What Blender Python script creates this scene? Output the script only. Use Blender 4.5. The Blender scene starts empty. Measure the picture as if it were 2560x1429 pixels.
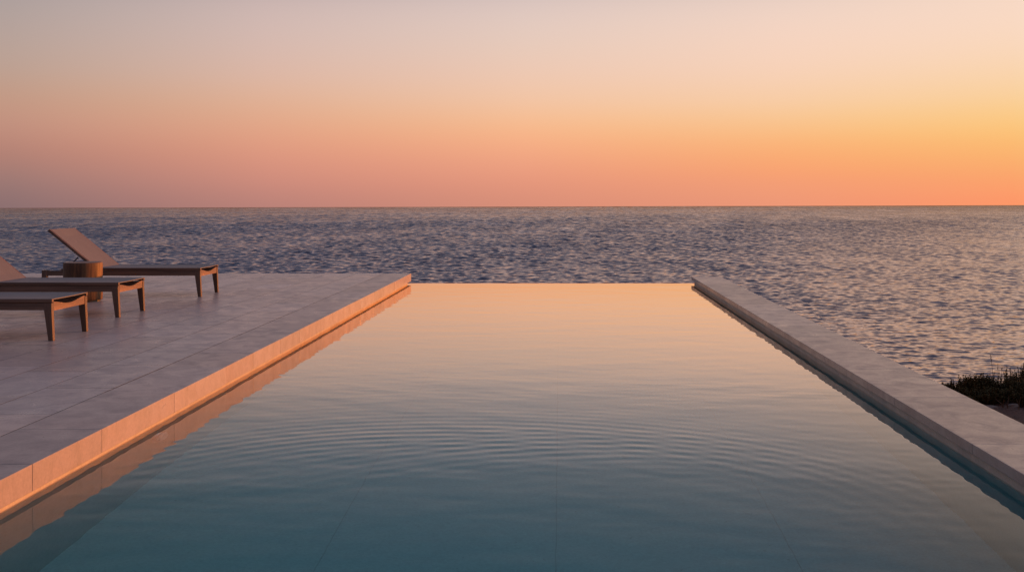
import bpy, bmesh, math, random
import numpy as np
from mathutils import Vector, Matrix, noise as mnoise

random.seed(7)
rng = np.random.default_rng(11)
sc = bpy.context.scene
COL = sc.collection
F = 2702.0                      # focal length in photo pixels (38 mm on 36 mm)
HC = 1.217                      # eye height above the deck
WZ = -0.16                      # pool water level
SEA = HC - 10.0                 # sea level
FAR = 17.57                     # far edge of terrace and pool

def lin(c):
    out = []
    for v in c:
        v = v / 255.0
        out.append(v / 12.92 if v <= 0.04045 else ((v + 0.055) / 1.055) ** 2.4)
    return out

# ------------------------------------------------------------------ helpers
def tag(o, label=None, cat=None, group=None, kind=None):
    if label: o['label'] = label
    if cat: o['category'] = cat
    if group: o['group'] = group
    if kind: o['kind'] = kind
    return o

def empty(name, loc):
    o = bpy.data.objects.new(name, None)
    o.location = loc
    o.empty_display_size = 0.1
    COL.objects.link(o)
    return o

class MB:
    """collects shapes into one mesh"""
    def __init__(self):
        self.v, self.f, self.c = [], [], []
    def face_color(self, n, col):
        self.c += [col] * n
    def hexa(self, p, col=(1, 1, 1)):
        """8 corners: bottom 4 (ccw from above), top 4"""
        b = len(self.v)
        self.v += [tuple(q) for q in p]
        self.f += [(b+3, b+2, b+1, b), (b+4, b+5, b+6, b+7), (b, b+1, b+5, b+4),
                   (b+1, b+2, b+6, b+5), (b+2, b+3, b+7, b+6), (b+3, b, b+4, b+7)]
        self.c += [col] * 6
        return self
    def slab(self, x0, x1, y0, y1, z0, z1, col, side=.26):
        self.box(x0, x1, y0, y1, z0, z1, col)
        d = tuple(v * side for v in col)
        self.c[-6] = d
        self.c[-4:] = [d] * 4          # joint faces grimy, and darkened to mute their sunlit edges
        return self
    def box(self, x0, x1, y0, y1, z0, z1, col=(1, 1, 1)):
        return self.hexa([(x0, y0, z0), (x1, y0, z0), (x1, y1, z0), (x0, y1, z0),
                          (x0, y0, z1), (x1, y0, z1), (x1, y1, z1), (x0, y1, z1)], col)
    def tube(self, pts, rad, n=6, caps=True):
        b = len(self.v)
        P = [Vector(p) for p in pts]
        for i, p in enumerate(P):
            d = (P[min(i+1, len(P)-1)] - P[max(i-1, 0)]).normalized()
            up = Vector((0, 0, 1)) if abs(d.z) < .9 else Vector((1, 0, 0))
            s = d.cross(up).normalized(); t = s.cross(d)
            r = rad[i] if hasattr(rad, '__len__') else rad
            for k in range(n):
                a = 2 * math.pi * k / n
                self.v.append(tuple(p + s * (math.cos(a) * r) + t * (math.sin(a) * r)))
        nf = 0
        for i in range(len(P) - 1):
            for k in range(n):
                self.f.append((b+i*n+k, b+i*n+(k+1) % n, b+(i+1)*n+(k+1) % n, b+(i+1)*n+k)); nf += 1
        if caps:
            self.f.append(tuple(b + k for k in range(n))[::-1]); nf += 1
            self.f.append(tuple(b + (len(P)-1)*n + k for k in range(n))); nf += 1
        self.c += [(1, 1, 1)] * nf
        return self
    def poly(self, pts, col=(1, 1, 1)):
        b = len(self.v)
        self.v += [tuple(p) for p in pts]
        self.f.append(tuple(range(b, b + len(pts)))); self.c.append(col)
        return self
    def build(self, name, mat, parent=None, smooth=False, bevel=0, seg=2):
        me = bpy.data.meshes.new(name)
        me.from_pydata(self.v, [], self.f)
        ca = me.color_attributes.new('tone', 'FLOAT_COLOR', 'CORNER')
        arr = []
        for p, c in zip(self.f, self.c):
            arr += [c[0], c[1], c[2], 1.0] * len(p)
        ca.data.foreach_set('color', arr)
        if smooth:
            me.polygons.foreach_set('use_smooth', [True] * len(me.polygons))
        me.materials.append(mat)
        o = bpy.data.objects.new(name, me)
        COL.objects.link(o)
        if parent: o.parent = parent
        if bevel:
            m = o.modifiers.new('bevel', 'BEVEL'); m.width = bevel; m.segments = seg
            m.limit_method = 'ANGLE'; m.angle_limit = math.radians(40)
        return o

def grid_mesh(name, co, nr, nc, mat, smooth=True):
    """co: (nr*nc,3) float32"""
    me = bpy.data.meshes.new(name)
    me.vertices.add(nr * nc)
    me.vertices.foreach_set('co', np.ascontiguousarray(co, dtype=np.float32).ravel())
    i = np.arange(nr - 1, dtype=np.int32)[:, None] * nc + np.arange(nc - 1, dtype=np.int32)[None, :]
    quads = np.stack([i, i + 1, i + nc + 1, i + nc], axis=-1).reshape(-1)
    nq = (nr - 1) * (nc - 1)
    me.loops.add(nq * 4)
    me.loops.foreach_set('vertex_index', quads)
    me.polygons.add(nq)
    me.polygons.foreach_set('loop_start', np.arange(0, nq * 4, 4, dtype=np.int32))
    me.update(calc_edges=True)
    if smooth:
        me.polygons.foreach_set('use_smooth', np.ones(nq, dtype=bool))
    me.materials.append(mat)
    o = bpy.data.objects.new(name, me)
    COL.objects.link(o)
    return o

# ------------------------------------------------------------------ materials
def newmat(name):
    m = bpy.data.materials.new(name)
    m.use_nodes = True
    nt = m.node_tree
    return m, nt, nt.nodes['Principled BSDF']

def N(nt, t, **kw):
    n = nt.nodes.new(t)
    for k, v in kw.items():
        if k.startswith('i_'):
            n.inputs[k[2:].replace('_', ' ')].default_value = v
        else:
            setattr(n, k, v)
    return n

def noise(nt, vec, scale, detail=4, rough=.55, dist=0):
    n = N(nt, 'ShaderNodeTexNoise')
    n.inputs['Scale'].default_value = scale
    n.inputs['Detail'].default_value = detail
    n.inputs['Roughness'].default_value = rough
    n.inputs['Distortion'].default_value = dist
    if vec is not None: nt.links.new(vec, n.inputs['Vector'])
    return n

def ramp(nt, fac, stops, interp='LINEAR'):
    r = N(nt, 'ShaderNodeValToRGB')
    cr = r.color_ramp
    cr.interpolation = interp
    while len(cr.elements) < len(stops): cr.elements.new(0.5)
    for e, (p, c) in zip(cr.elements, stops):
        e.position = p
        e.color = (*c, 1) if hasattr(c, '__len__') else (c, c, c, 1)
    if fac is not None: nt.links.new(fac, r.inputs['Fac'])
    return r

def mapping(nt, scale, coord='Object'):
    tc = N(nt, 'ShaderNodeTexCoord')
    mp = N(nt, 'ShaderNodeMapping')
    mp.inputs['Scale'].default_value = scale
    nt.links.new(tc.outputs[coord], mp.inputs['Vector'])
    return mp.outputs['Vector']

def mixc(nt, a, b, fac, mode='MIX'):
    m = N(nt, 'ShaderNodeMix', data_type='RGBA', blend_type=mode)
    for s, v in ((m.inputs['Factor'], fac), (m.inputs['A'], a), (m.inputs['B'], b)):
        if isinstance(v, bpy.types.NodeSocket): nt.links.new(v, s)
        elif hasattr(v, '__len__'): s.default_value = (*v[:3], 1)
        else: s.default_value = v
    return m.outputs['Result']

def stone(name, base, dark, pink, rough=(.34, .52), bump=.12, tone=True, spec=.5):
    m, nt, p = newmat(name)
    v = mapping(nt, (1, 1, 1))
    big = noise(nt, v, 1.1, 5, .6, .5)
    mid = noise(nt, v, 5.5, 6, .68, .7)
    fine = noise(nt, v, 60, 4, .7)
    pit = noise(nt, v, 26, 3, .6, .4)
    c = mixc(nt, base, pink, ramp(nt, big.outputs['Fac'], [(.38, 0.), (.66, 1.)]).outputs['Color'])
    c = mixc(nt, c, dark, ramp(nt, mid.outputs['Fac'], [(.42, 0.), (.76, .9)]).outputs['Color'])
    c = mixc(nt, c, ramp(nt, fine.outputs['Fac'], [(.3, .84), (.7, 1.12)]).outputs['Color'], .8, 'MULTIPLY')
    c = mixc(nt, c, ramp(nt, pit.outputs['Fac'], [(.24, .55), (.31, 1.)]).outputs['Color'], .7, 'MULTIPLY')
    if tone:
        at = N(nt, 'ShaderNodeVertexColor', layer_name='tone')
        c = mixc(nt, c, at.outputs['Color'], 1.0, 'MULTIPLY')
    nt.links.new(c, p.inputs['Base Color'])
    rr = ramp(nt, mid.outputs['Fac'], [(.3, rough[0]), (.7, rough[1])])
    nt.links.new(rr.outputs['Color'], p.inputs['Roughness'])
    p.inputs['Specular IOR Level'].default_value = spec
    b = N(nt, 'ShaderNodeBump'); b.inputs['Strength'].default_value = bump; b.inputs['Distance'].default_value = .004
    nt.links.new(fine.outputs['Fac'], b.inputs['Height'])
    nt.links.new(b.outputs['Normal'], p.inputs['Normal'])
    return m

def wood(name, light, dark, axis='x', rough=.5, freq=1.0):
    m, nt, p = newmat(name)
    s = {'x': (2.2, 34, 34), 'y': (34, 2.2, 34), 'z': (34, 34, 2.2)}[axis]
    v = mapping(nt, tuple(a * freq for a in s))
    g = noise(nt, v, 1.0, 6, .62, .8)
    g2 = noise(nt, mapping(nt, tuple(a * .25 * freq for a in s)), 1.0, 3, .5, .4)
    c = mixc(nt, light, dark, ramp(nt, g.outputs['Fac'], [(.35, 0.), (.68, 1.)]).outputs['Color'])
    c = mixc(nt, c, ramp(nt, g2.outputs['Fac'], [(.38, .62), (.62, 1.2)]).outputs['Color'], .8, 'MULTIPLY')
    nt.links.new(c, p.inputs['Base Color'])
    p.inputs['Roughness'].default_value = rough
    b = N(nt, 'ShaderNodeBump'); b.inputs['Strength'].default_value = .25; b.inputs['Distance'].default_value = .002
    nt.links.new(g.outputs['Fac'], b.inputs['Height'])
    nt.links.new(b.outputs['Normal'], p.inputs['Normal'])
    return m

M_deck = stone('deck_stone', (.56, .475, .425), (.37, .315, .285), (.59, .48, .415), rough=(.24, .42))
M_cope = stone('coping_stone', (.51, .42, .365), (.36, .295, .255), (.54, .425, .36), rough=(.26, .44))
M_grout, nt, p = newmat('grout'); p.inputs['Base Color'].default_value = (.05, .043, .04, 1); p.inputs['Roughness'].default_value = .9
M_band = stone('band_stone', (.60, .53, .44), (.48, .42, .35), (.62, .53, .43), rough=(.5, .7))
M_filler, nt, p = newmat('coping_filler'); p.inputs['Base Color'].default_value = (.20, .165, .14, 1); p.inputs['Roughness'].default_value = .9
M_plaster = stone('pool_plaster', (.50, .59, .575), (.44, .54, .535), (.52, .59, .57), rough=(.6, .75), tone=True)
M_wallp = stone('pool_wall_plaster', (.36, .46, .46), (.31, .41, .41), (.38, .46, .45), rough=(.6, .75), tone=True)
M_joint, nt, p = newmat('pool_joint'); p.inputs['Base Color'].default_value = (.40, .475, .465, 1); p.inputs['Roughness'].default_value = .8
M_wood = wood('lounger_wood', (.225, .132, .090), (.135, .078, .052), 'x', .5)
M_leg = wood('leg_wood', (.225, .132, .090), (.135, .078, .052), 'z', .48)
M_endrail = wood('end_rail_wood', (.30, .165, .105), (.20, .105, .066), 'y', .48)
M_stump = wood('stump_wood', (.24, .115, .047), (.045, .021, .011), 'z', .6, .8)

# sling fabric: fine weave
M_sling, nt, p = newmat('sling_fabric')
v = mapping(nt, (1, 1, 1))
w = noise(nt, v, 9, 3, .5); wf = noise(nt, v, 420, 2, .5)
c = mixc(nt, (.175, .158, .155), (.21, .19, .185), w.outputs['Fac'])
c = mixc(nt, c, ramp(nt, wf.outputs['Fac'], [(.3, .85), (.7, 1.12)]).outputs['Color'], 1., 'MULTIPLY')
nt.links.new(c, p.inputs['Base Color']); p.inputs['Roughness'].default_value = .55
b = N(nt, 'ShaderNodeBump'); b.inputs['Strength'].default_value = .2; b.inputs['Distance'].default_value = .001
nt.links.new(wf.outputs['Fac'], b.inputs['Height']); nt.links.new(b.outputs['Normal'], p.inputs['Normal'])

M_metal, nt, p = newmat('dark_metal'); p.inputs['Base Color'].default_value = (.09, .075, .07, 1); p.inputs['Metallic'].default_value = .7; p.inputs['Roughness'].default_value = .45
M_lens, nt, p = newmat('lamp_lens'); p.inputs['Base Color'].default_value = (.72, .72, .70, 1); p.inputs['Roughness'].default_value = .3
M_steel, nt, p = newmat('lamp_steel'); p.inputs['Base Color'].default_value = (.42, .43, .43, 1); p.inputs['Metallic'].default_value = .8; p.inputs['Roughness'].default_value = .35

# pool water: clear refracting body with weak absorption
M_pool = bpy.data.materials.new('pool_water'); M_pool.use_nodes = True
nt = M_pool.node_tree; nt.nodes.clear()
out = N(nt, 'ShaderNodeOutputMaterial')
gl = N(nt, 'ShaderNodeBsdfGlass'); gl.inputs['IOR'].default_value = 1.333; gl.inputs['Roughness'].default_value = 0.0
gl.inputs['Color'].default_value = (1, 1, 1, 1)
rf = N(nt, 'ShaderNodeBsdfRefraction'); rf.inputs['IOR'].default_value = 1.333; rf.inputs['Roughness'].default_value = 0.0
rf.inputs['Color'].default_value = (1, 1, 1, 1)
gs = N(nt, 'ShaderNodeBsdfGlossy'); gs.inputs['Roughness'].default_value = 0.0
ge = N(nt, 'ShaderNodeNewGeometry')
dt = N(nt, 'ShaderNodeVectorMath', operation='DOT_PRODUCT'); nt.links.new(ge.outputs['Normal'], dt.inputs[0]); nt.links.new(ge.outputs['Incoming'], dt.inputs[1])
gt = ramp(nt, dt.outputs['Value'], [(.06, (1, .80, .64)), (.15, (1, .86, .74)), (.23, (1, .98, .98)), (.4, (1, 1, 1))]); nt.links.new(gt.outputs['Color'], gs.inputs['Color'])  # sunset warmth put into the reflection colour at grazing angles
fr = ramp(nt, dt.outputs['Value'], [(.0, 1.), (.075, .93), (.1, .88), (.149, .64), (.185, .41), (.25, .17), (.29, .11), (.33, .075), (.5, .05), (1., .02)])
mx = N(nt, 'ShaderNodeMixShader'); nt.links.new(fr.outputs['Color'], mx.inputs[0]); nt.links.new(rf.outputs[0], mx.inputs[1]); nt.links.new(gs.outputs[0], mx.inputs[2])
mb_ = N(nt, 'ShaderNodeMixShader'); nt.links.new(ge.outputs['Backfacing'], mb_.inputs[0]); nt.links.new(mx.outputs[0], mb_.inputs[1]); nt.links.new(gl.outputs[0], mb_.inputs[2])
ab = N(nt, 'ShaderNodeVolumeAbsorption'); ab.inputs['Color'].default_value = (.08, .82, .86, 1); ab.inputs['Density'].default_value = .50
nt.links.new(mb_.outputs[0], out.inputs['Surface']); nt.links.new(ab.outputs[0], out.inputs['Volume'])

# sea water: dark body, mirror surface, fine wavelets in the normal (world-space)
M_sea = bpy.data.materials.new('sea_water'); M_sea.use_nodes = True
nt = M_sea.node_tree; nt.nodes.clear()
out = N(nt, 'ShaderNodeOutputMaterial')
# calmer water in the lee of the shore, rougher out at sea
tcs = N(nt, 'ShaderNodeTexCoord'); sps = N(nt, 'ShaderNodeSeparateXYZ'); nt.links.new(tcs.outputs['Object'], sps.inputs[0])
mr = N(nt, 'ShaderNodeMapRange'); mr.inputs['From Min'].default_value = 60; mr.inputs['From Max'].default_value = 420
mr.inputs['To Min'].default_value = .05; mr.inputs['To Max'].default_value = .09
nt.links.new(sps.outputs[1], mr.inputs['Value'])
geo = N(nt, 'ShaderNodeNewGeometry')
def slopes(scale, amp, sx=1.0):
    v = mapping(nt, (sx, 1, 1))
    n = noise(nt, v, scale, 3, .6)
    s = N(nt, 'ShaderNodeVectorMath', operation='SUBTRACT'); s.inputs[1].default_value = (.5, .5, .5)
    nt.links.new(n.outputs['Color'], s.inputs[0])
    k = N(nt, 'ShaderNodeVectorMath', operation='MULTIPLY'); k.inputs[1].default_value = (amp, amp, 0)
    nt.links.new(s.outputs[0], k.inputs[0])
    return k.outputs[0]
a1 = N(nt, 'ShaderNodeVectorMath', operation='ADD'); nt.links.new(geo.outputs['Normal'], a1.inputs[0]); 
av = N(nt, 'ShaderNodeMapRange'); av.inputs['From Min'].default_value = 90; av.inputs['From Max'].default_value = 520
av.inputs['To Min'].default_value = .17; av.inputs['To Max'].default_value = .20; nt.links.new(sps.outputs[1], av.inputs['Value'])
sv = N(nt, 'ShaderNodeVectorMath', operation='SCALE'); nt.links.new(slopes(5.0, 1.0, .7), sv.inputs[0]); nt.links.new(av.outputs[0], sv.inputs['Scale'])
nt.links.new(sv.outputs[0], a1.inputs[1])
a2 = N(nt, 'ShaderNodeVectorMath', operation='NORMALIZE'); nt.links.new(a1.outputs[0], a2.inputs[0])
dt = N(nt, 'ShaderNodeVectorMath', operation='DOT_PRODUCT'); nt.links.new(a2.outputs[0], dt.inputs[0]); nt.links.new(geo.outputs['Incoming'], dt.inputs[1])
fr = ramp(nt, dt.outputs['Value'], [(.0, .20), (.05, .44), (.10, .62), (.2, .55), (.35, .28), (.6, .07), (1., .02)])
df = N(nt, 'ShaderNodeBsdfDiffuse'); df.inputs['Color'].default_value = (.024, .042, .092, 1)
gs = N(nt, 'ShaderNodeBsdfGlossy'); gs.inputs['Color'].default_value = (1, .855, .80, 1)
nt.links.new(mr.outputs[0], gs.inputs['Roughness']); nt.links.new(a2.outputs[0], gs.inputs['Normal'])
# light and dark streaks put into the reflectivity, imitating speckle of distant crests
g1 = noise(nt, mapping(nt, (.30, .035, 1)), 1.0, 4, .75); g2 = noise(nt, mapping(nt, (.05, .012, 1)), 1.0, 3, .6)
q1 = ramp(nt, g1.outputs['Fac'], [(.36, .62), (.64, 1.34)]); q2 = ramp(nt, g2.outputs['Fac'], [(.35, .86), (.65, 1.12)])
fm = N(nt, 'ShaderNodeMath', operation='MULTIPLY'); nt.links.new(q1.outputs['Color'], fm.inputs[0]); nt.links.new(q2.outputs['Color'], fm.inputs[1])
mo = N(nt, 'ShaderNodeMapRange'); mo.inputs['From Min'].default_value = 110; mo.inputs['From Max'].default_value = 420
mo.inputs['To Min'].default_value = .08; mo.inputs['To Max'].default_value = .9; nt.links.new(sps.outputs[1], mo.inputs['Value'])
ml = N(nt, 'ShaderNodeMix', data_type='FLOAT'); ml.inputs['A'].default_value = 1.0
nt.links.new(mo.outputs[0], ml.inputs['Factor']); nt.links.new(fm.outputs[0], ml.inputs['B'])
fm2 = N(nt, 'ShaderNodeMath', operation='MULTIPLY', use_clamp=True); nt.links.new(ml.outputs['Result'], fm2.inputs[0]); nt.links.new(fr.outputs['Color'], fm2.inputs[1])
mx = N(nt, 'ShaderNodeMixShader'); nt.links.new(fm2.outputs[0], mx.inputs[0]); nt.links.new(df.outputs[0], mx.inputs[1]); nt.links.new(gs.outputs[0], mx.inputs[2])
nt.links.new(mx.outputs[0], out.inputs['Surface'])

M_soil, nt, p = newmat('soil')
v = mapping(nt, (1, 1, 1))
n1 = noise(nt, v, 3, 6, .65); n2 = noise(nt, v, 45, 5, .7)
c = mixc(nt, (.105, .05, .036), (.16, .09, .068), n1.outputs['Fac'])
c = mixc(nt, c, ramp(nt, n2.outputs['Fac'], [(.3, .55), (.7, 1.3)]).outputs['Color'], 1., 'MULTIPLY')
nt.links.new(c, p.inputs['Base Color']); p.inputs['Roughness'].default_value = .95
b = N(nt, 'ShaderNodeBump'); b.inputs['Strength'].default_value = .8; b.inputs['Distance'].default_value = .02
nt.links.new(n2.outputs['Fac'], b.inputs['Height']); nt.links.new(b.outputs['Normal'], p.inputs['Normal'])

M_rock = stone('limestone', (.20, .15, .125), (.11, .08, .068), (.24, .175, .145), rough=(.8, .95), bump=.8, tone=False)

def leafmat(name, a, b_):
    m, nt, p = newmat(name)
    n = noise(nt, mapping(nt, (1, 1, 1)), 14, 3, .6)
    nt.links.new(mixc(nt, a, b_, ramp(nt, n.outputs['Fac'], [(.35, 0.), (.65, 1.)]).outputs['Color']), p.inputs['Base Color'])
    p.inputs['Roughness'].default_value = .85; p.inputs['Specular IOR Level'].default_value = .2
    return m
M_leaf = leafmat('scrub_leaf', (.055, .046, .014), (.105, .075, .026))
M_stem = leafmat('scrub_stem', (.07, .045, .03), (.10, .06, .04))
M_dry = leafmat('dry_stem', (.09, .055, .04), (.15, .09, .06))

# ------------------------------------------------------------------ camera
cam = bpy.data.cameras.new('camera'); co = bpy.data.objects.new('camera', cam); COL.objects.link(co)
co.location = (0, 0, HC); co.rotation_euler = (math.radians(90), 0, 0)
cam.sensor_width = 36; cam.lens = 38
cam.shift_x = -120 / 2560; cam.shift_y = -218.5 / 2560
cam.clip_start = .05; cam.clip_end = 20000
sc.camera = co

# ------------------------------------------------------------------ world: dusk sky, a function of direction only
W = bpy.data.worlds.new('World'); sc.world = W; W.use_nodes = True
nt = W.node_tree; nt.nodes.clear()
wo = N(nt, 'ShaderNodeOutputWorld'); bg = N(nt, 'ShaderNodeBackground'); bg.inputs['Strength'].default_value = 1.0
nt.links.new(bg.outputs[0], wo.inputs['Surface'])
tc = N(nt, 'ShaderNodeTexCoord'); sx = N(nt, 'ShaderNodeSeparateXYZ'); nt.links.new(tc.outputs['Generated'], sx.inputs[0])
def math_(op, a, b=None, clamp=False):
    m = N(nt, 'ShaderNodeMath', operation=op); m.use_clamp = clamp
    for i, v in enumerate((a, b)):
        if v is None: continue
        if isinstance(v, bpy.types.NodeSocket): nt.links.new(v, m.inputs[i])
        else: m.inputs[i].default_value = v
    return m.outputs[0]
hor = math_('SQRT', math_('ADD', math_('MULTIPLY', sx.outputs[0], sx.outputs[0]), math_('MULTIPLY', sx.outputs[1], sx.outputs[1])))
slope = math_('DIVIDE', sx.outputs[2], math_('MAXIMUM', hor, 1e-4))
s1 = math_('MAXIMUM', math_('ADD', slope, .01), 0.0)
fac = math_('DIVIDE', s1, math_('ADD', s1, 1.0))
az = math_('ARCTAN2', sx.outputs[0], sx.outputs[1])
def pos(sl): return (sl + .01) / (1.01 + sl)
def ypos(y): return pos((496 - y) / F)
SKY = [   # azimuth (deg), multiplier, [(photo row y, sRGB)], [(slope, sRGB)]
 (-180, 1, [(510, (86, 76, 92)), (430, (92, 80, 96)), (300, (96, 86, 100))], [(.2, (94, 90, 106)), (.5, (92, 96, 118)), (1.2, (86, 96, 124)), (8, (80, 94, 124))]),
 (-70, 1, [(510, (98, 84, 96)), (430, (112, 94, 102)), (300, (122, 106, 110)), (100, (122, 112, 116))], [(.2, (116, 110, 118)), (.5, (100, 104, 124)), (1.2, (90, 100, 128)), (8, (82, 96, 126))]),
 (-26.9, 1, [(512, (138, 110, 111)), (450, (160, 123, 117)), (390, (182, 130, 116)), (330, (196, 146, 128)), (270, (196, 154, 132)), (200, (189, 162, 148)), (100, (181, 163, 157)), (0, (168, 157, 156))], [(.27, (110, 113, 130)), (.37, (96, 104, 126)), (.5, (98, 108, 133)), (1.0, (98, 108, 136)), (8, (84, 98, 128))]),
 (-15.1, 1, [(512, (184, 129, 120)), (460, (204, 139, 124)), (400, (219, 149, 127)), (340, (227, 162, 132)), (270, (225, 176, 146)), (200, (221, 183, 165)), (100, (212, 186, 178)), (0, (204, 182, 178))], [(.27, (134, 131, 144)), (.37, (107, 113, 133)), (.5, (106, 115, 139)), (1.0, (102, 112, 140)), (8, (85, 99, 129))]),
 (-1.9, 1, [(512, (214, 142, 120)), (460, (228, 150, 124)), (410, (238, 161, 129)), (360, (246, 174, 133)), (310, (247, 187, 142)), (250, (242, 197, 165)), (180, (237, 200, 179)), (100, (230, 203, 188)), (0, (222, 200, 194))], [(.27, (170, 160, 163)), (.37, (136, 136, 147)), (.5, (114, 121, 142)), (1.0, (106, 116, 144)), (8, (86, 100, 130))]),
 (11.5, 1, [(512, (236, 151, 119)), (460, (244, 158, 118)), (420, (249, 163, 113)), (360, (251, 181, 121)), (310, (249, 196, 142)), (260, (248, 204, 163)), (180, (247, 210, 186)), (100, (246, 212, 192)), (0, (236, 211, 199))], [(.27, (196, 177, 169)), (.37, (158, 150, 152)), (.5, (126, 128, 145)), (1.0, (110, 119, 146)), (8, (86, 100, 130))]),
 (22.7, 1.0, [(512, (252, 150, 104)), (480, (253, 156, 107)), (430, (250, 168, 109)), (370, (252, 186, 113)), (320, (252, 200, 127)), (260, (250, 208, 155)), (180, (250, 214, 181)), (100, (250, 217, 194)), (0, (246, 217, 199))], [(.27, (232, 200, 176)), (.37, (204, 178, 162)), (.5, (166, 152, 150)), (1.0, (113, 121, 147)), (8, (86, 100, 130))]),
 (48, 2.2, [(512, (255, 150, 90)), (430, (255, 180, 96)), (320, (255, 214, 130)), (180, (255, 226, 170)), (0, (252, 222, 190))], [(.27, (242, 206, 178)), (.45, (204, 178, 164)), (1.0, (114, 121, 146)), (8, (86, 100, 130))]),
 (95, 1, [(512, (220, 136, 104)), (400, (232, 164, 128)), (200, (226, 186, 156)), (0, (200, 178, 168))], [(.27, (170, 160, 162)), (.5, (136, 136, 148)), (1.0, (104, 112, 140)), (8, (86, 100, 130))]),
 (180, 1, [(510, (86, 76, 92)), (430, (92, 80, 96)), (300, (96, 86, 100))], [(.2, (94, 90, 106)), (.5, (92, 96, 118)), (1.2, (86, 96, 124)), (8, (80, 94, 124))]),
]
cur = None
for i, (a, mul, rows, hi) in enumerate(SKY):
    stops = [(ypos(y), [v * mul for v in lin(c)]) for y, c in rows] + [(pos(s), [v * mul for v in lin(c)]) for s, c in hi]
    r = ramp(nt, fac, stops, 'B_SPLINE')
    if cur is None:
        cur = r.outputs['Color']
    else:
        a0 = SKY[i-1][0]
        f = math_('DIVIDE', math_('SUBTRACT', az, math.radians(a0)), math.radians(a - a0), True)
        cur = mixc(nt, cur, r.outputs['Color'], f)
nt.links.new(cur, bg.inputs['Color'])

# sun: just outside the right of the frame, almost on the horizon
sun = bpy.data.lights.new('sun', 'SUN'); so = bpy.data.objects.new('sun', sun); COL.objects.link(so)
sun.energy = 4.1; sun.angle = math.radians(1.5); sun.color = (1.0, .265, .035)
SAZ, SEL = math.radians(58), math.radians(3.2)
d = Vector((math.sin(SAZ) * math.cos(SEL), math.cos(SAZ) * math.cos(SEL), math.sin(SEL)))
so.rotation_euler = d.to_track_quat('Z', 'Y').to_euler()
so.location = (20, 15, 10)

# ------------------------------------------------------------------ sea
def build_sea():
    z = [26.0]
    def end(s):            # straight far edge, so the horizon lies as in the photo
        px = 1400 + s * F
        return 10.0 * F / (520 - 7 * px / 2560 - 496)
    ec = end(-.05)
    while z[-1] < ec:
        z.append(z[-1] + .080 * (max(z[-1], 55) / 60) ** .63)
    z = np.array(z); z[-1] = ec
    s_in = np.linspace(-.60, .52, 980)
    s = np.concatenate([-.60 - np.linspace(1, .02, 40) ** 1.5 * 1.2, s_in, .52 + np.linspace(.02, 1, 40) ** 1.5 * 1.2])
    ends = np.array([end(max(min(v, .6), -.7)) for v in s])
    nr, nc = len(z), len(s)
    ex = np.log(ends / 26.0) / np.log(ec / 26.0)
    Z = (26.0 * np.exp(np.log(z / 26.0)[:, None] * ex[None, :])).astype(np.float32)
    X = (Z * s[None, :]).astype(np.float32)
    dz = np.gradient(z)[:, None]
    dx = z[:, None] * (1.12 / 980)
    # edges of the frame stay level at the very end
    fade = np.clip((z[-1] - z) / 140.0, 0, 1)[:, None] ** .5
    H = np.zeros((nr, nc), np.float32); DX = np.zeros_like(H); DZ = np.zeros_like(H)
    comps = []
    for lam, n, sl in ((4.2, 6, .016), (2.6, 12, .036), (1.65, 18, .064), (1.05, 20, .092), (.68, 20, .104), (.44, 20, .098), (.29, 14, .06)):
        for _ in range(n):
            l = lam * rng.uniform(.74, 1.3)
            th = math.radians(rng.normal(-8, 27))
            k = 2 * math.pi / l
            A = sl / k * math.sqrt(2.0 / n) * rng.uniform(.7, 1.3)
            comps.append((k, th, A, rng.uniform(0, 2 * math.pi), l))
    # slow gust pattern
    G = (1 + .15 * np.sin(X * .11 + Z * .045 + 1.3) * np.sin(Z * .073 - X * .05 + .4) + .12 * np.sin(X * .031 - Z * .021)).astype(np.float32)
    def att_of(th, l):
        cell = dz * abs(math.cos(th)) + dx * abs(math.sin(th))
        return np.clip((l / cell - 2.4) / 1.6, 0, 1)
    tot = sum((k * A) ** 2 for k, th, A, ph, l in comps)
    kept = sum((k * A * att_of(th, l)) ** 2 for k, th, A, ph, l in comps)
    gain = 1.06 * np.clip(np.sqrt(tot / np.maximum(kept, 1e-9)), 1, 2.5)   # the open water carries a longer, steeper swell
    for k, th, A, ph, l in comps:
        kx, kz = k * math.sin(th), k * math.cos(th)
        att = att_of(th, l)
        if att.max() <= 0: continue
        nrow = int(np.max(np.nonzero(att[:, 0] > 0)[0])) + 1
        P = (kx * X[:nrow] + kz * Z[:nrow] + ph).astype(np.float32)
        a = (A * att[:nrow] * gain[:nrow]).astype(np.float32)
        H[:nrow] += a * np.sin(P)
        cc = a * np.cos(P)
        DX[:nrow] += cc * (kx / k); DZ[:nrow] += cc * (kz / k)
    H *= G; DX *= G; DZ *= G
    H *= fade
    co = np.stack([X + 1.0 * DX, Z + 1.0 * DZ * fade, SEA + H], axis=-1).reshape(-1, 3)
    o = grid_mesh('sea', co, nr, nc, M_sea)
    tag(o, 'open sea of small dark wind waves under the sunset', 'sea', kind='structure')
    return o
build_sea()

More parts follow.
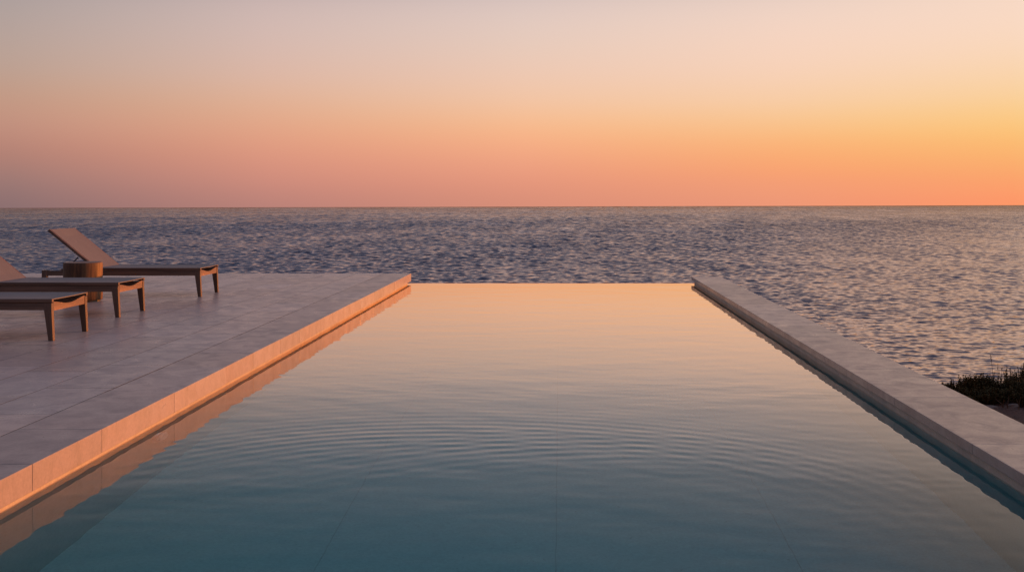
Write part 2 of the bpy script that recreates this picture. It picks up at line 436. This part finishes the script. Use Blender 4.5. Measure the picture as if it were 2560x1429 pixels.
# ------------------------------------------------------------------ pool water
XL, XR = -2.458, 2.165           # inner wall faces
def build_pool_water():
    x = np.linspace(XL - .02, XR + .02, 150)
    y = np.arange(1.98, FAR - .004, .0125); y[-1] = FAR - .004
    X, Y = np.meshgrid(x, y)
    h = np.zeros_like(X)
    def rings(cx, cy, r0, width, lam, sl, ph=0):
        r = np.hypot(X - cx, Y - cy)
        t = np.arctan2(X - cx, Y - cy)
        wob = .05 * np.sin(t * 2.1 + ph) + .02 * np.sin(t * 4.3 + 2 * ph)
        env = np.exp(-((r - r0) / width) ** 2) * (.70 + .30 * np.sin(t * 3.6 + ph + r * 1.7)) * (.22 + .78 * np.exp(-((X + .25) / 1.35) ** 2))
        return sl * lam / (2 * math.pi) * env * np.sin(2 * math.pi * (r + wob) / lam)
    h += rings(-.50, 4.30, 2.20, .48, .116, .038, .3)
    h += rings(.35, 3.60, 2.45, .40, .124, .018, 4.0)
    h += rings(1.3, 2.6, 3.2, .9, .16, .004, 2.2)
    h += rings(-1.0, 3.0, 3.3, .8, .15, .006, 5.2)
    # residual swell and breeze ripples
    for _ in range(70):
        lam = math.exp(rng.uniform(math.log(.10), math.log(1.1)))
        th = rng.normal(math.radians(6), math.radians(24))
        k = 2 * math.pi / lam
        sl = .00105 * (lam / .3) ** -.1
        P = k * (math.sin(th) * X + math.cos(th) * Y) + rng.uniform(0, 6.28)
        patch = .55 + .45 * np.sin(X * rng.uniform(.4, 1.6) + Y * rng.uniform(.3, 1.1) + rng.uniform(0, 6.28))
        h += sl / k * patch * np.sin(P)
    # the wall edges pull the surface flat
    top = np.stack([X, Y, WZ + h], axis=-1).astype(np.float32)
    nr, nc = X.shape
    o = grid_mesh('pool_water', top.reshape(-1, 3), nr, nc, M_pool)
    # close the body below
    bm = bmesh.new(); bm.from_mesh(o.data)
    bm.verts.ensure_lookup_table()
    loop = [i for i in range(nc)] + [r * nc + nc - 1 for r in range(1, nr)] + [(nr-1)*nc + c for c in range(nc-2, -1, -1)] + [r * nc for r in range(nr-2, 0, -1)]
    zb = WZ - 1.24
    bot = [(bm.verts[i].co.x, bm.verts[i].co.y, zb) for i in loop]
    low = [bm.verts.new(q) for q in bot]
    bm.verts.ensure_lookup_table()
    n = len(loop)
    for i in range(n):
        f = bm.faces.new((bm.verts[loop[i]], low[i], low[(i+1) % n], bm.verts[loop[(i+1) % n]]))
    bm.faces.new(low[::-1])
    bmesh.ops.recalc_face_normals(bm, faces=bm.faces)
    bm.to_mesh(o.data); bm.free()
    ntop = (nr-1) * (nc-1)
    sm = [True] * ntop + [False] * (len(o.data.polygons) - ntop)
    o.data.polygons.foreach_set('use_smooth', sm)
    tag(o, 'still pool water with faint rings mirroring the sunset sky', 'pool water', kind='structure')
build_pool_water()

# ------------------------------------------------------------------ pool basin
FL = WZ - 1.2
basin = empty('pool_basin', (0, 9.8, FL))
tag(basin, 'pale plastered pool basin under the still water, with infinity edge at the far end', 'pool')
def part(mb, name, mat, parent, **kw):
    o = mb.build(name, mat, parent, **kw)
    o.matrix_parent_inverse = Matrix.Translation(-Vector(parent.location))
    return o
m = MB()
xs = [XL - .3, -1.18, -.02, 1.165, XR + .3]
for a, b in zip(xs[:-1], xs[1:]):
    m.box(a + .0025, b - .0025, 1.7, FAR, FL - .3, FL)
part(m, 'pool_floor', M_plaster, basin)
m = MB().box(XL - .3, XR + .3, 1.7, FAR - .01, FL - .28, FL - .004); part(m, 'floor_joint', M_joint, basin)
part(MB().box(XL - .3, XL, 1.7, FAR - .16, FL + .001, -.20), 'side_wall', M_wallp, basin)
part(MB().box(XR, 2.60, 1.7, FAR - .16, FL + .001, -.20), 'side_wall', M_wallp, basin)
part(MB().box(XL - .3, XL, 1.7, FAR - .16, -.1995, -.127), 'waterline_band', M_band, basin)
part(MB().box(XR, 2.60, 1.7, FAR - .16, -.1995, -.1125), 'waterline_band', M_band, basin)
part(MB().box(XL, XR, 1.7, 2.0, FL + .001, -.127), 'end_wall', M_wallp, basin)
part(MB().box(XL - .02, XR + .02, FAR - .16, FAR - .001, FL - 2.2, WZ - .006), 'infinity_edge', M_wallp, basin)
# outer faces of the retaining walls
part(MB().box(2.36, 2.602, 1.7, FAR - .002, FL - 3.2, FL - .002), 'retaining_wall', M_cope, basin)
# lamp on the left wall
lz, ly = WZ - .36, 6.62
m = MB()
n = 28
ring = []
def disc(mb, x0, x1, r0, r1):
    b = len(mb.v)
    for x, r in ((x0, r0), (x1, r1)):
        for k in range(n):
            a = 2 * math.pi * k / n
            mb.v.append((x, ly + r * math.cos(a), lz + r * math.sin(a)))
    for k in range(n):
        mb.f.append((b+k, b+(k+1) % n, b+n+(k+1) % n, b+n+k)); mb.c.append((1, 1, 1))
    mb.f.append(tuple(b+n+k for k in range(n))); mb.c.append((1, 1, 1))
disc(m, XL + .0005, XL + .02, .115, .105)
lamp = part(m, 'pool_light', M_steel, basin, bevel=.002)
m = MB(); disc(m, XL + .0205, XL + .034, .09, .07)
lens = m.build('lens', M_lens, lamp)

# ------------------------------------------------------------------ copings
def tone(a=.07, warm=.02):
    t = 1 + random.uniform(-a, a); w_ = random.uniform(-warm, warm)
    return (t * (1 + w_), t, t * (1 - w_))
def slabs(mb, x0, x1, joints, z0, z1, gap=.002):
    for a, b in zip(joints[:-1], joints[1:]):
        j = random.uniform(-.0012, .0012)
        mb.box(x0 + j, x1 + j, a + gap / 2, b - gap / 2, z0, z1 + random.uniform(-.0006, .0004), tone(.10, .03))
lc = empty('pool_coping', (-2.64, 9.8, 0))
tag(lc, 'sunlit stone coping along the left edge of the pool, glowing orange on its face', 'pool coping')
jl = [2.0, 3.1, 4.07, 4.96, 5.71, 6.78, 7.83, 8.53, 9.35, 10.05, 11.1, 12.25, 13.1, 14.05, 14.9, 15.8, 16.75, FAR]
m = MB(); slabs(m, -2.862, -2.420, jl, -.125, 0.0)
part(m, 'coping_slab', M_cope, lc, bevel=.002)
part(MB().box(-2.858, -2.424, 2.003, FAR - .003, -.122, -.006), 'joint_filler', M_filler, lc)

rc = empty('low_wall', (2.38, 9.8, -.055))
tag(rc, 'narrow low stone wall with flat pale capping along the right edge of the pool', 'wall')
jr = [2.0, 3.2, 4.45, 5.61, 6.92, 8.08, 9.97, 10.8, 13.0, 14.6, 16.1, FAR + .05]
m = MB(); slabs(m, 2.14, 2.62, jr, -.110, -.055)
part(m, 'coping_slab', M_cope, rc, bevel=.003)
part(MB().box(2.144, 2.616, 2.003, FAR + .047, -.107, -.061), 'joint_filler', M_filler, rc)

# ------------------------------------------------------------------ deck
def build_deck():
    base = MB()
    base.box(-16, -2.87, -4, FAR - .004, -.30, -.013)
    base.box(-2.87, 2.62, -4, 1.994, -.30, -.0135)
    # terrace front wall
    base.box(-16, -2.76, FAR - .35, FAR - .006, -4.5, -.3)
    m = MB()
    x1 = -2.864
    gap = .0048
    row = 0
    fixed = {0: [-4, -3.2, -2.25, -1.3, -.3, .65, 1.6, 2.55, 3.45, 4.4, 5.35, 6.1, 6.95, 7.9, 8.8, 9.75, 10.7, 11.65, 12.6, 13.5, 14.5, 15.55, 16.55, 17.2, FAR],
             1: [-4, -3.5, -2.6, -1.7, -.75, .2, 1.1, 2.0, 2.95, 3.85, 4.8, 5.7, 6.65, 7.61, 8.55, 9.5, 10.4, 11.3, 12.2, 13.15, 14.1, 15.0, 15.95, 16.85, FAR]}
    special = {(0, 18): (.86, .84, .84), (0, 22): (1.14, 1.08, 1.04), (1, 19): (.93, .92, .92), (1, 21): (1.1, 1.06, 1.02), (0, 15): (1.05, 1.04, 1.02)}
    while x1 > -16:
        x0 = max(x1 - .4455, -16)
        if row in fixed: J = fixed[row]
        else:
            J = [-4.0, -4 + random.uniform(.35, .95)]
            while J[-1] < FAR - 1.2: J.append(J[-1] + random.uniform(.84, 1.04))
            J.append(FAR)
        for i, (a, b) in enumerate(zip(J[:-1], J[1:])):
            c = special.get((row, i)) or tone(.12, .03)
            m.slab(x0 + gap / 2, x1 - gap / 2, a + gap / 2, b - gap / 2, -.02, random.uniform(-.0002, .0002), c)
        x1 = x0; row += 1
    # the near terrace behind the pool
    x0 = -2.862
    while x0 < 2.60:
        xe = min(x0 + .4455, 2.62)
        y = 1.99
        while y > -4:
            ye = max(y - random.uniform(.84, 1.04), -4)
            m.slab(x0 + gap / 2, xe - gap / 2, ye + gap / 2, y - gap / 2, -.02, random.uniform(-.0002, .0002), tone(.08, .02))
            y = ye
        x0 = xe
    b = base.build('terrace_base', M_grout)
    o = m.build('pool_deck', M_deck)
    tag(o, 'wide terrace of pale stone slabs left of the pool', 'deck', kind='structure')
    b.parent = o
build_deck()

# ------------------------------------------------------------------ sun loungers
LW = .70; LL = 1.96
def make_lounger():
    root = empty('sun_lounger', (0, 0, 0))
    # side rails of the lower frame
    for y0, y1 in ((.004, .040), (LW - .040, LW - .004)):
        MB().box(-LL + .052, -.062, y0, y1, .262, .323).build('side_rail', M_wood, root, bevel=.003)
    # curved end rails
    for xe, cut in ((-.008, .034), (-LL + .030, .034)):
        m = MB(); nn = 22
        ys = np.linspace(.046, LW - .046, nn)
        zt = [.331 - cut * (math.sin(math.pi * (y - .046) / (LW - .092)) ** 1.6) for y in ys]
        for i in range(nn - 1):
            b = len(m.v)
            for y, z in ((ys[i], zt[i]), (ys[i+1], zt[i+1])):
                m.v += [(xe, y, .254), (xe, y, z), (xe - .028, y, z), (xe - .028, y, .254)]
            for k in range(4):
                m.f.append((b+k, b+4+k, b+4+(k+1) % 4, b+(k+1) % 4)); m.c.append((1, 1, 1))
        b = 0; m.f.append((0, 1, 2, 3)); m.c.append((1, 1, 1))
        e = len(m.v) - 4; m.f.append((e+3, e+2, e+1, e)); m.c.append((1, 1, 1))
        m.build('end_rail', M_endrail, root)
    # legs: outer edge almost upright, inner edge tapering
    for sxn in (0, 1):
        for y0 in (0.0, LW - .045):
            y1 = y0 + .045
            if sxn == 0: xo_t, xi_t, xo_b, xi_b = -.003, -.068, .008, -.034
            else: xo_t, xi_t, xo_b, xi_b = -LL - .005, -LL + .060, -LL - .016, -LL + .026
            lo, hi = min(xo_b, xi_b), max(xo_b, xi_b); lt, ht = min(xo_t, xi_t), max(xo_t, xi_t)
            zt = .324 if sxn == 0 else .329
            zm = .255
            m = MB()
            m.hexa([(lo, y0+.003, 0), (hi, y0+.003, 0), (hi, y1-.003, 0), (lo, y1-.003, 0),
                    (lt, y0, zm), (ht, y0, zm), (ht, y1, zm), (lt, y1, zm)])
            # straight head block on top
            b = 4
            top = len(m.v)
            m.v += [(lt, y0, zt), (ht, y0, zt), (ht, y1, zt), (lt, y1, zt)]
            m.f.pop(1); m.c.pop(1)
            m.f += [(4, 5, top+1, top), (5, 6, top+2, top+1), (6, 7, top+3, top+2), (7, 4, top, top+3), (top, top+1, top+2, top+3)]
            m.c += [(1, 1, 1)] * 5
            m.build('leg', M_leg, root, bevel=.003)
    # seat: two side bars and a stretched sling
    XB = -1.29
    m = MB()
    for y0, y1 in ((-.001, .032), (LW - .032, LW + .001)):
        m.box(XB, .002, y0, y1, .328, .359)
    fr = m.build('seat_frame', M_wood, root, bevel=.006, seg=3)
    m = MB(); nn = 24
    def sling(mb, L, zfun, x0):
        ys = np.linspace(.030, LW - .030, 9); xs_ = np.linspace(x0 - L, x0, nn)
        b = len(mb.v)
        for t in (0.0, -.007):
            for x in xs_:
                for y in ys:
                    u = (y - LW / 2) / (LW / 2 - .03); w_ = (x - (x0 - L)) / L
                    mb.v.append((x, y, zfun + t - .009 * (1 - u * u) * min(1, 6 * w_, 6 * (1 - w_) + .25)))
        k = nn * 9
        for i in range(nn - 1):
            for j in range(8):
                a = b + i * 9 + j
                mb.f.append((a, a + 9, a + 10, a + 1)); mb.c.append((1, 1, 1))
                mb.f.append((a + k, a + k + 1, a + k + 10, a + k + 9)); mb.c.append((1, 1, 1))
        for j in range(8):
            for i in (0, nn - 1):
                a = b + i * 9 + j
                mb.f.append((a, a + 1, a + k + 1, a + k)); mb.c.append((1, 1, 1))
    sling(m, -XB - .004, .3585, .001)
    m.build('seat_sling', M_sling, root, smooth=False)
    # cross bars
    MB().box(XB - .02, XB + .02, .041, LW - .041, .285, .322).build('cross_bar', M_wood, root, bevel=.003)
    MB().box(-1.74, -1.70, .041, LW - .041, .268, .338).build('cross_bar', M_wood, root, bevel=.003)
    # backrest, tilted 39 degrees, built flat then turned about its hinge
    BL = .765; A = math.radians(39.2)
    br = empty('backrest', (XB, 0, .343)); br.parent = root
    br.rotation_euler = (0, A, 0)
    def turn(mb):
        cA, sA = math.cos(A), math.sin(A)
        mb.v = [(XB + x * cA + z * sA * 1.0, y, .343 - x * sA + z * cA) for x, y, z in mb.v]
        return mb
    m = MB()
    for y0, y1 in ((-.001, .030), (LW - .030, LW + .001)):
        m.box(-BL, -.004, y0, y1, -.016, .016)
    m.box(-BL, -BL + .03, .031, LW - .031, -.0155, .012)
    b0 = turn(m).build('backrest', M_wood, root, bevel=.005, seg=3)
    bpy.data.objects.remove(br)
    m = MB(); sling(m, BL - .012, .0172, -.004)
    turn(m).build('back_sling', M_sling, b0)
    # props
    m = MB()
    for y in (.07, LW - .07):
        m = MB().tube([(-1.545, y, .335 + .150), (-1.70, y, .325)], .0085, 8)
        m.build('prop_strut', M_metal, root)
    return root
def copy_tree(o, parent=None):
    c = o.copy(); COL.objects.link(c)
    if parent: c.parent = parent
    for ch in list(o.children): copy_tree(ch, c)
    return c
proto = make_lounger()
spots = [(-4.342, 9.237, 'nearest sun lounger, closest to the pool edge of the frame, only its foot half in view'),
         (-4.515, 11.05, 'middle sun lounger between the nearest lounger and the wooden stump'),
         (-4.448, 13.37, 'farthest sun lounger, seen whole with its raised backrest against the sea')]
spots[0] = (spots[0][0], spots[0][1], 'nearest wood framed sun lounger, in front of the stump, only its foot end in view')
for i, (x, y, lab) in enumerate(spots):
    o = proto if i == 0 else copy_tree(proto)
    o.location = (x, y, 0)
    tag(o, lab, 'sun lounger', 'sun loungers in a row on the terrace')

# ------------------------------------------------------------------ tree stump side table
def build_stump():
    root = empty('stump_table', (-5.66, 12.83, 0))
    tag(root, 'round tree stump side table standing between two sun loungers', 'side table')
    R, Ht, n = .215, .462, 72
    prof = [(.018, .965), (.03, .99), (.12, 1.0), (.25, .99), (.36, .995), (.43, 1.0), (.453, .992), (Ht, .965)]
    wob = [1 + .012 * math.sin(2 * 2 * math.pi * k / n + .6) + .008 * math.sin(5 * 2 * math.pi * k / n + 2) + random.uniform(-.004, .004) for k in range(n)]
    m = MB()
    for z, s in prof:
        for k in range(n):
            a = 2 * math.pi * k / n
            m.v.append((R * s * wob[k] * math.cos(a), R * s * wob[k] * math.sin(a), z))
    for i in range(len(prof) - 1):
        for k in range(n):
            m.f.append((i*n+k, i*n+(k+1) % n, (i+1)*n+(k+1) % n, (i+1)*n+k)); m.c.append((1, 1, 1))
    m.f.append(tuple(range(n))[::-1]); m.c.append((1, 1, 1))
    m.build('stump_body', M_stump, root, smooth=True)
    # sawn top with rings
    mt, nt, p = newmat('sawn_wood')
    v = mapping(nt, (1, 1, 1))
    wv = N(nt, 'ShaderNodeTexWave', wave_type='RINGS', rings_direction='Z'); wv.inputs['Scale'].default_value = 22; wv.inputs['Distortion'].default_value = 3; wv.inputs['Detail'].default_value = 3
    nt.links.new(v, wv.inputs['Vector'])
    nt.links.new(mixc(nt, (.30, .20, .14), (.21, .13, .09), wv.outputs['Fac']), p.inputs['Base Color']); p.inputs['Roughness'].default_value = .55
    m = MB()
    m.v = [(R * .965 * wob[k] * math.cos(2*math.pi*k/n), R * .965 * wob[k] * math.sin(2*math.pi*k/n), Ht) for k in range(n)]
    m.f = [tuple(range(n))]; m.c = [(1, 1, 1)]
    m.build('stump_top', mt, root)
    m = MB().tube([(0, 0, 0), (0, 0, .0175)], .19, 40)
    m.build('foot_plate', M_metal, root)
build_stump()

# ------------------------------------------------------------------ ground right of the pool
def gh(x, y):
    base = -.54 + .04 * mnoise.noise((x * 1.7, y * 1.7, 3)) + .025 * mnoise.noise((x * 5.5, y * 5.5, 7)) + .012 * mnoise.noise((x * 17, y * 17, 1))
    drop = max(0.0, y - 9.75)
    side = max(0.0, x - 6.0) + max(0.0, -x - 14)
    z = base - .55 * drop - .02 * drop * drop - .25 * side
    if x < 2.45: z = min(z, -4.6 + .0 * x)
    return max(z, SEA - 1.5)
def build_ground():
    xs_ = np.concatenate([np.linspace(-40, 2.3, 40), np.linspace(2.46, 8, 130), np.linspace(8.2, 40, 40)])
    ys_ = np.concatenate([np.linspace(-15, 4, 25), np.linspace(4.1, 11, 150), np.linspace(11.2, 32, 50)])
    co = np.array([(x, y, gh(x, y)) for y in ys_ for x in xs_], dtype=np.float32)
    o = grid_mesh('ground', co, len(ys_), len(xs_), M_soil)
    tag(o, 'bare reddish soil sloping to the sea beside the low wall', 'ground', kind='structure')
build_ground()

def rock(x, y, r, flat, lab, seed):
    rr = random.Random(seed)
    bm = bmesh.new(); bmesh.ops.create_icosphere(bm, subdivisions=3, radius=1)
    offs = [(rr.uniform(1.2, 3.4), rr.uniform(0, 6.3), Vector((rr.uniform(-1, 1), rr.uniform(-1, 1), rr.uniform(-1, 1))).normalized()) for _ in range(9)]
    for v in bm.verts:
        s = 1.0
        for f_, p_, d_ in offs: s += .07 * math.sin(f_ * 2 * v.co.dot(d_) + p_)
        v.co = Vector((v.co.x * r * 1.35 * s, v.co.y * r * .9 * s, v.co.z * r * flat * s))
    me = bpy.data.meshes.new('rock'); bm.to_mesh(me); bm.free()
    me.polygons.foreach_set('use_smooth', [True] * len(me.polygons))
    me.materials.append(M_rock)
    o = bpy.data.objects.new('rock', me); COL.objects.link(o)
    o.location = (x, y, gh(x, y) + r * flat * .25); o.rotation_euler = (0, 0, rr.uniform(0, 3))
    tag(o, lab, 'rock', 'pale rocks at the foot of the scrub')
rock(3.60, 9.06, .06, .22, 'flat pale rock half hidden behind the low wall under the scrub', 1)
rock(3.80, 9.07, .042, .45, 'rounded pale rock in the middle of the row under the dark scrub', 2)
rock(4.0, 9.04, .07, .25, 'broad pale rock at the right picture edge under the dark scrub', 3)

def build_shrub():
    root = empty('scrub_bush', (4.3, 9.75, gh(4.3, 9.75)))
    tag(root, 'low dark scrub bush behind the low wall at the right edge of the picture', 'bush')
    lf, st = MB(), MB()
    r = random.Random(5)
    ox, oy, oz = root.location
    def crown(x):     # height of the canopy above the ground along the bush
        t = min(max((x - 3.34) / .95, 0), 1)
        return .03 + .24 * t ** .6
    tufts = [(3.50 + 2.8 * r.random() ** 1.1, r.uniform(9.12, 10.5), r.uniform(.045, .11), r.uniform(.70, 1.1)) for _ in range(250)]
    for tx, ty, tr, th_ in tufts:
        for i in range(24):
            a0 = r.uniform(0, 6.283); rr = tr * math.sqrt(r.random())
            x = tx + rr * math.cos(a0); y = ty + rr * math.sin(a0)
            yy = (y - 9.8) / .78
            hmax = crown(tx) * th_ * (1 - .5 * yy * yy) * (1 - .45 * (rr / tr) ** 2) * r.uniform(.88, 1.05)
            if r.random() < .004: hmax *= 1.25
            g = gh(x, y)
            base = Vector((x - ox, y - oy, max(g, -.85) - oz))
            lean = Vector((.9 * (x - tx) + r.gauss(0, .10), .9 * (y - ty) + r.gauss(0, .10), 1))
            tip = base + lean * hmax
            st.tube([base, (base + tip) / 2 + Vector((r.gauss(0, .006), r.gauss(0, .006), 0)), tip], [.003, .0022, .0012], 3, False)
            nl = 34
            for k in range(nl):
                t = .22 + .80 * (k + r.random()) / nl
                p_ = base.lerp(tip, t)
                a = r.uniform(0, 6.283); ln = r.uniform(.014, .028) * (1.15 - .45 * t)
                dirv = Vector((math.cos(a), math.sin(a), r.uniform(.1, 1.2))).normalized()
                side = dirv.cross(Vector((0, 0, 1))).normalized() * ln * .33
                lf.poly([p_, p_ + dirv * ln * .5 + side, p_ + dirv * ln, p_ + dirv * ln * .5 - side])
    lf.build('foliage', M_leaf, root)
    st.build('stem', M_stem, root)
    # dead reddish twigs at its foot
    for (x, y) in ((3.72, 8.98), (3.80, 8.95), (3.69, 9.0)):
        dm = MB()
        g = gh(x, y)
        p0 = Vector((x - ox, y - oy, g - oz - .01))
        for q in range(3):
            dm.tube([p0, p0 + Vector((r.gauss(0, .008), 0, .04)), p0 + Vector((r.gauss(0, .02), r.gauss(0, .02), r.uniform(.07, .115)))], [.005, .0035, .0015], 5)
        dm.build('dead_twig', M_dry, root)
build_shrub()

def build_weed():
    root = empty('dry_weed', (3.98, 9.9, gh(3.98, 9.9)))
    tag(root, 'thin dry grass stalks rising out of the scrub bush against the sea', 'weed')
    r = random.Random(9)
    for dx, h, lean in ((0.0, .44, -.035), (.035, .36, -.01), (.055, .35, .012), (-.02, .26, -.06), (.02, .30, .03)):
        m = MB()
        b = Vector((dx, r.uniform(-.02, .02), -.01))
        pts = [b, b + Vector((lean * .25, 0, h * .4)), b + Vector((lean * .6, .005, h * .75)), b + Vector((lean, .01, h))]
        m.tube(pts, [.0028, .0022, .0017, .001], 5)
        # small seed husks near the tip
        for k in range(9 if h > .4 else 4):
            p_ = pts[2].lerp(pts[3], .35 + .6 * k / 9)
            a = r.uniform(0, 6.28)
            q = p_ + Vector((math.cos(a) * .008, math.sin(a) * .008, .010))
            m.tube([p_, q], [.0025, .0012], 4)
        m.build('stalk', M_dry, root)
build_weed()

# ------------------------------------------------------------------ render settings
sc.render.engine = 'CYCLES'
sc.view_settings.view_transform = 'Standard'
sc.view_settings.look = 'None'
sc.view_settings.exposure = 0
sc.view_settings.gamma = 1
cy = sc.cycles
cy.use_denoising = True
try:
    cy.denoiser = 'OPENIMAGEDENOISE'
    cy.denoising_input_passes = 'RGB_ALBEDO_NORMAL'
except Exception: pass
cy.max_bounces = 10; cy.diffuse_bounces = 4; cy.glossy_bounces = 4; cy.transmission_bounces = 8
cy.sample_clamp_indirect = 3.0
cy.blur_glossy = .3
cy.use_adaptive_sampling = False
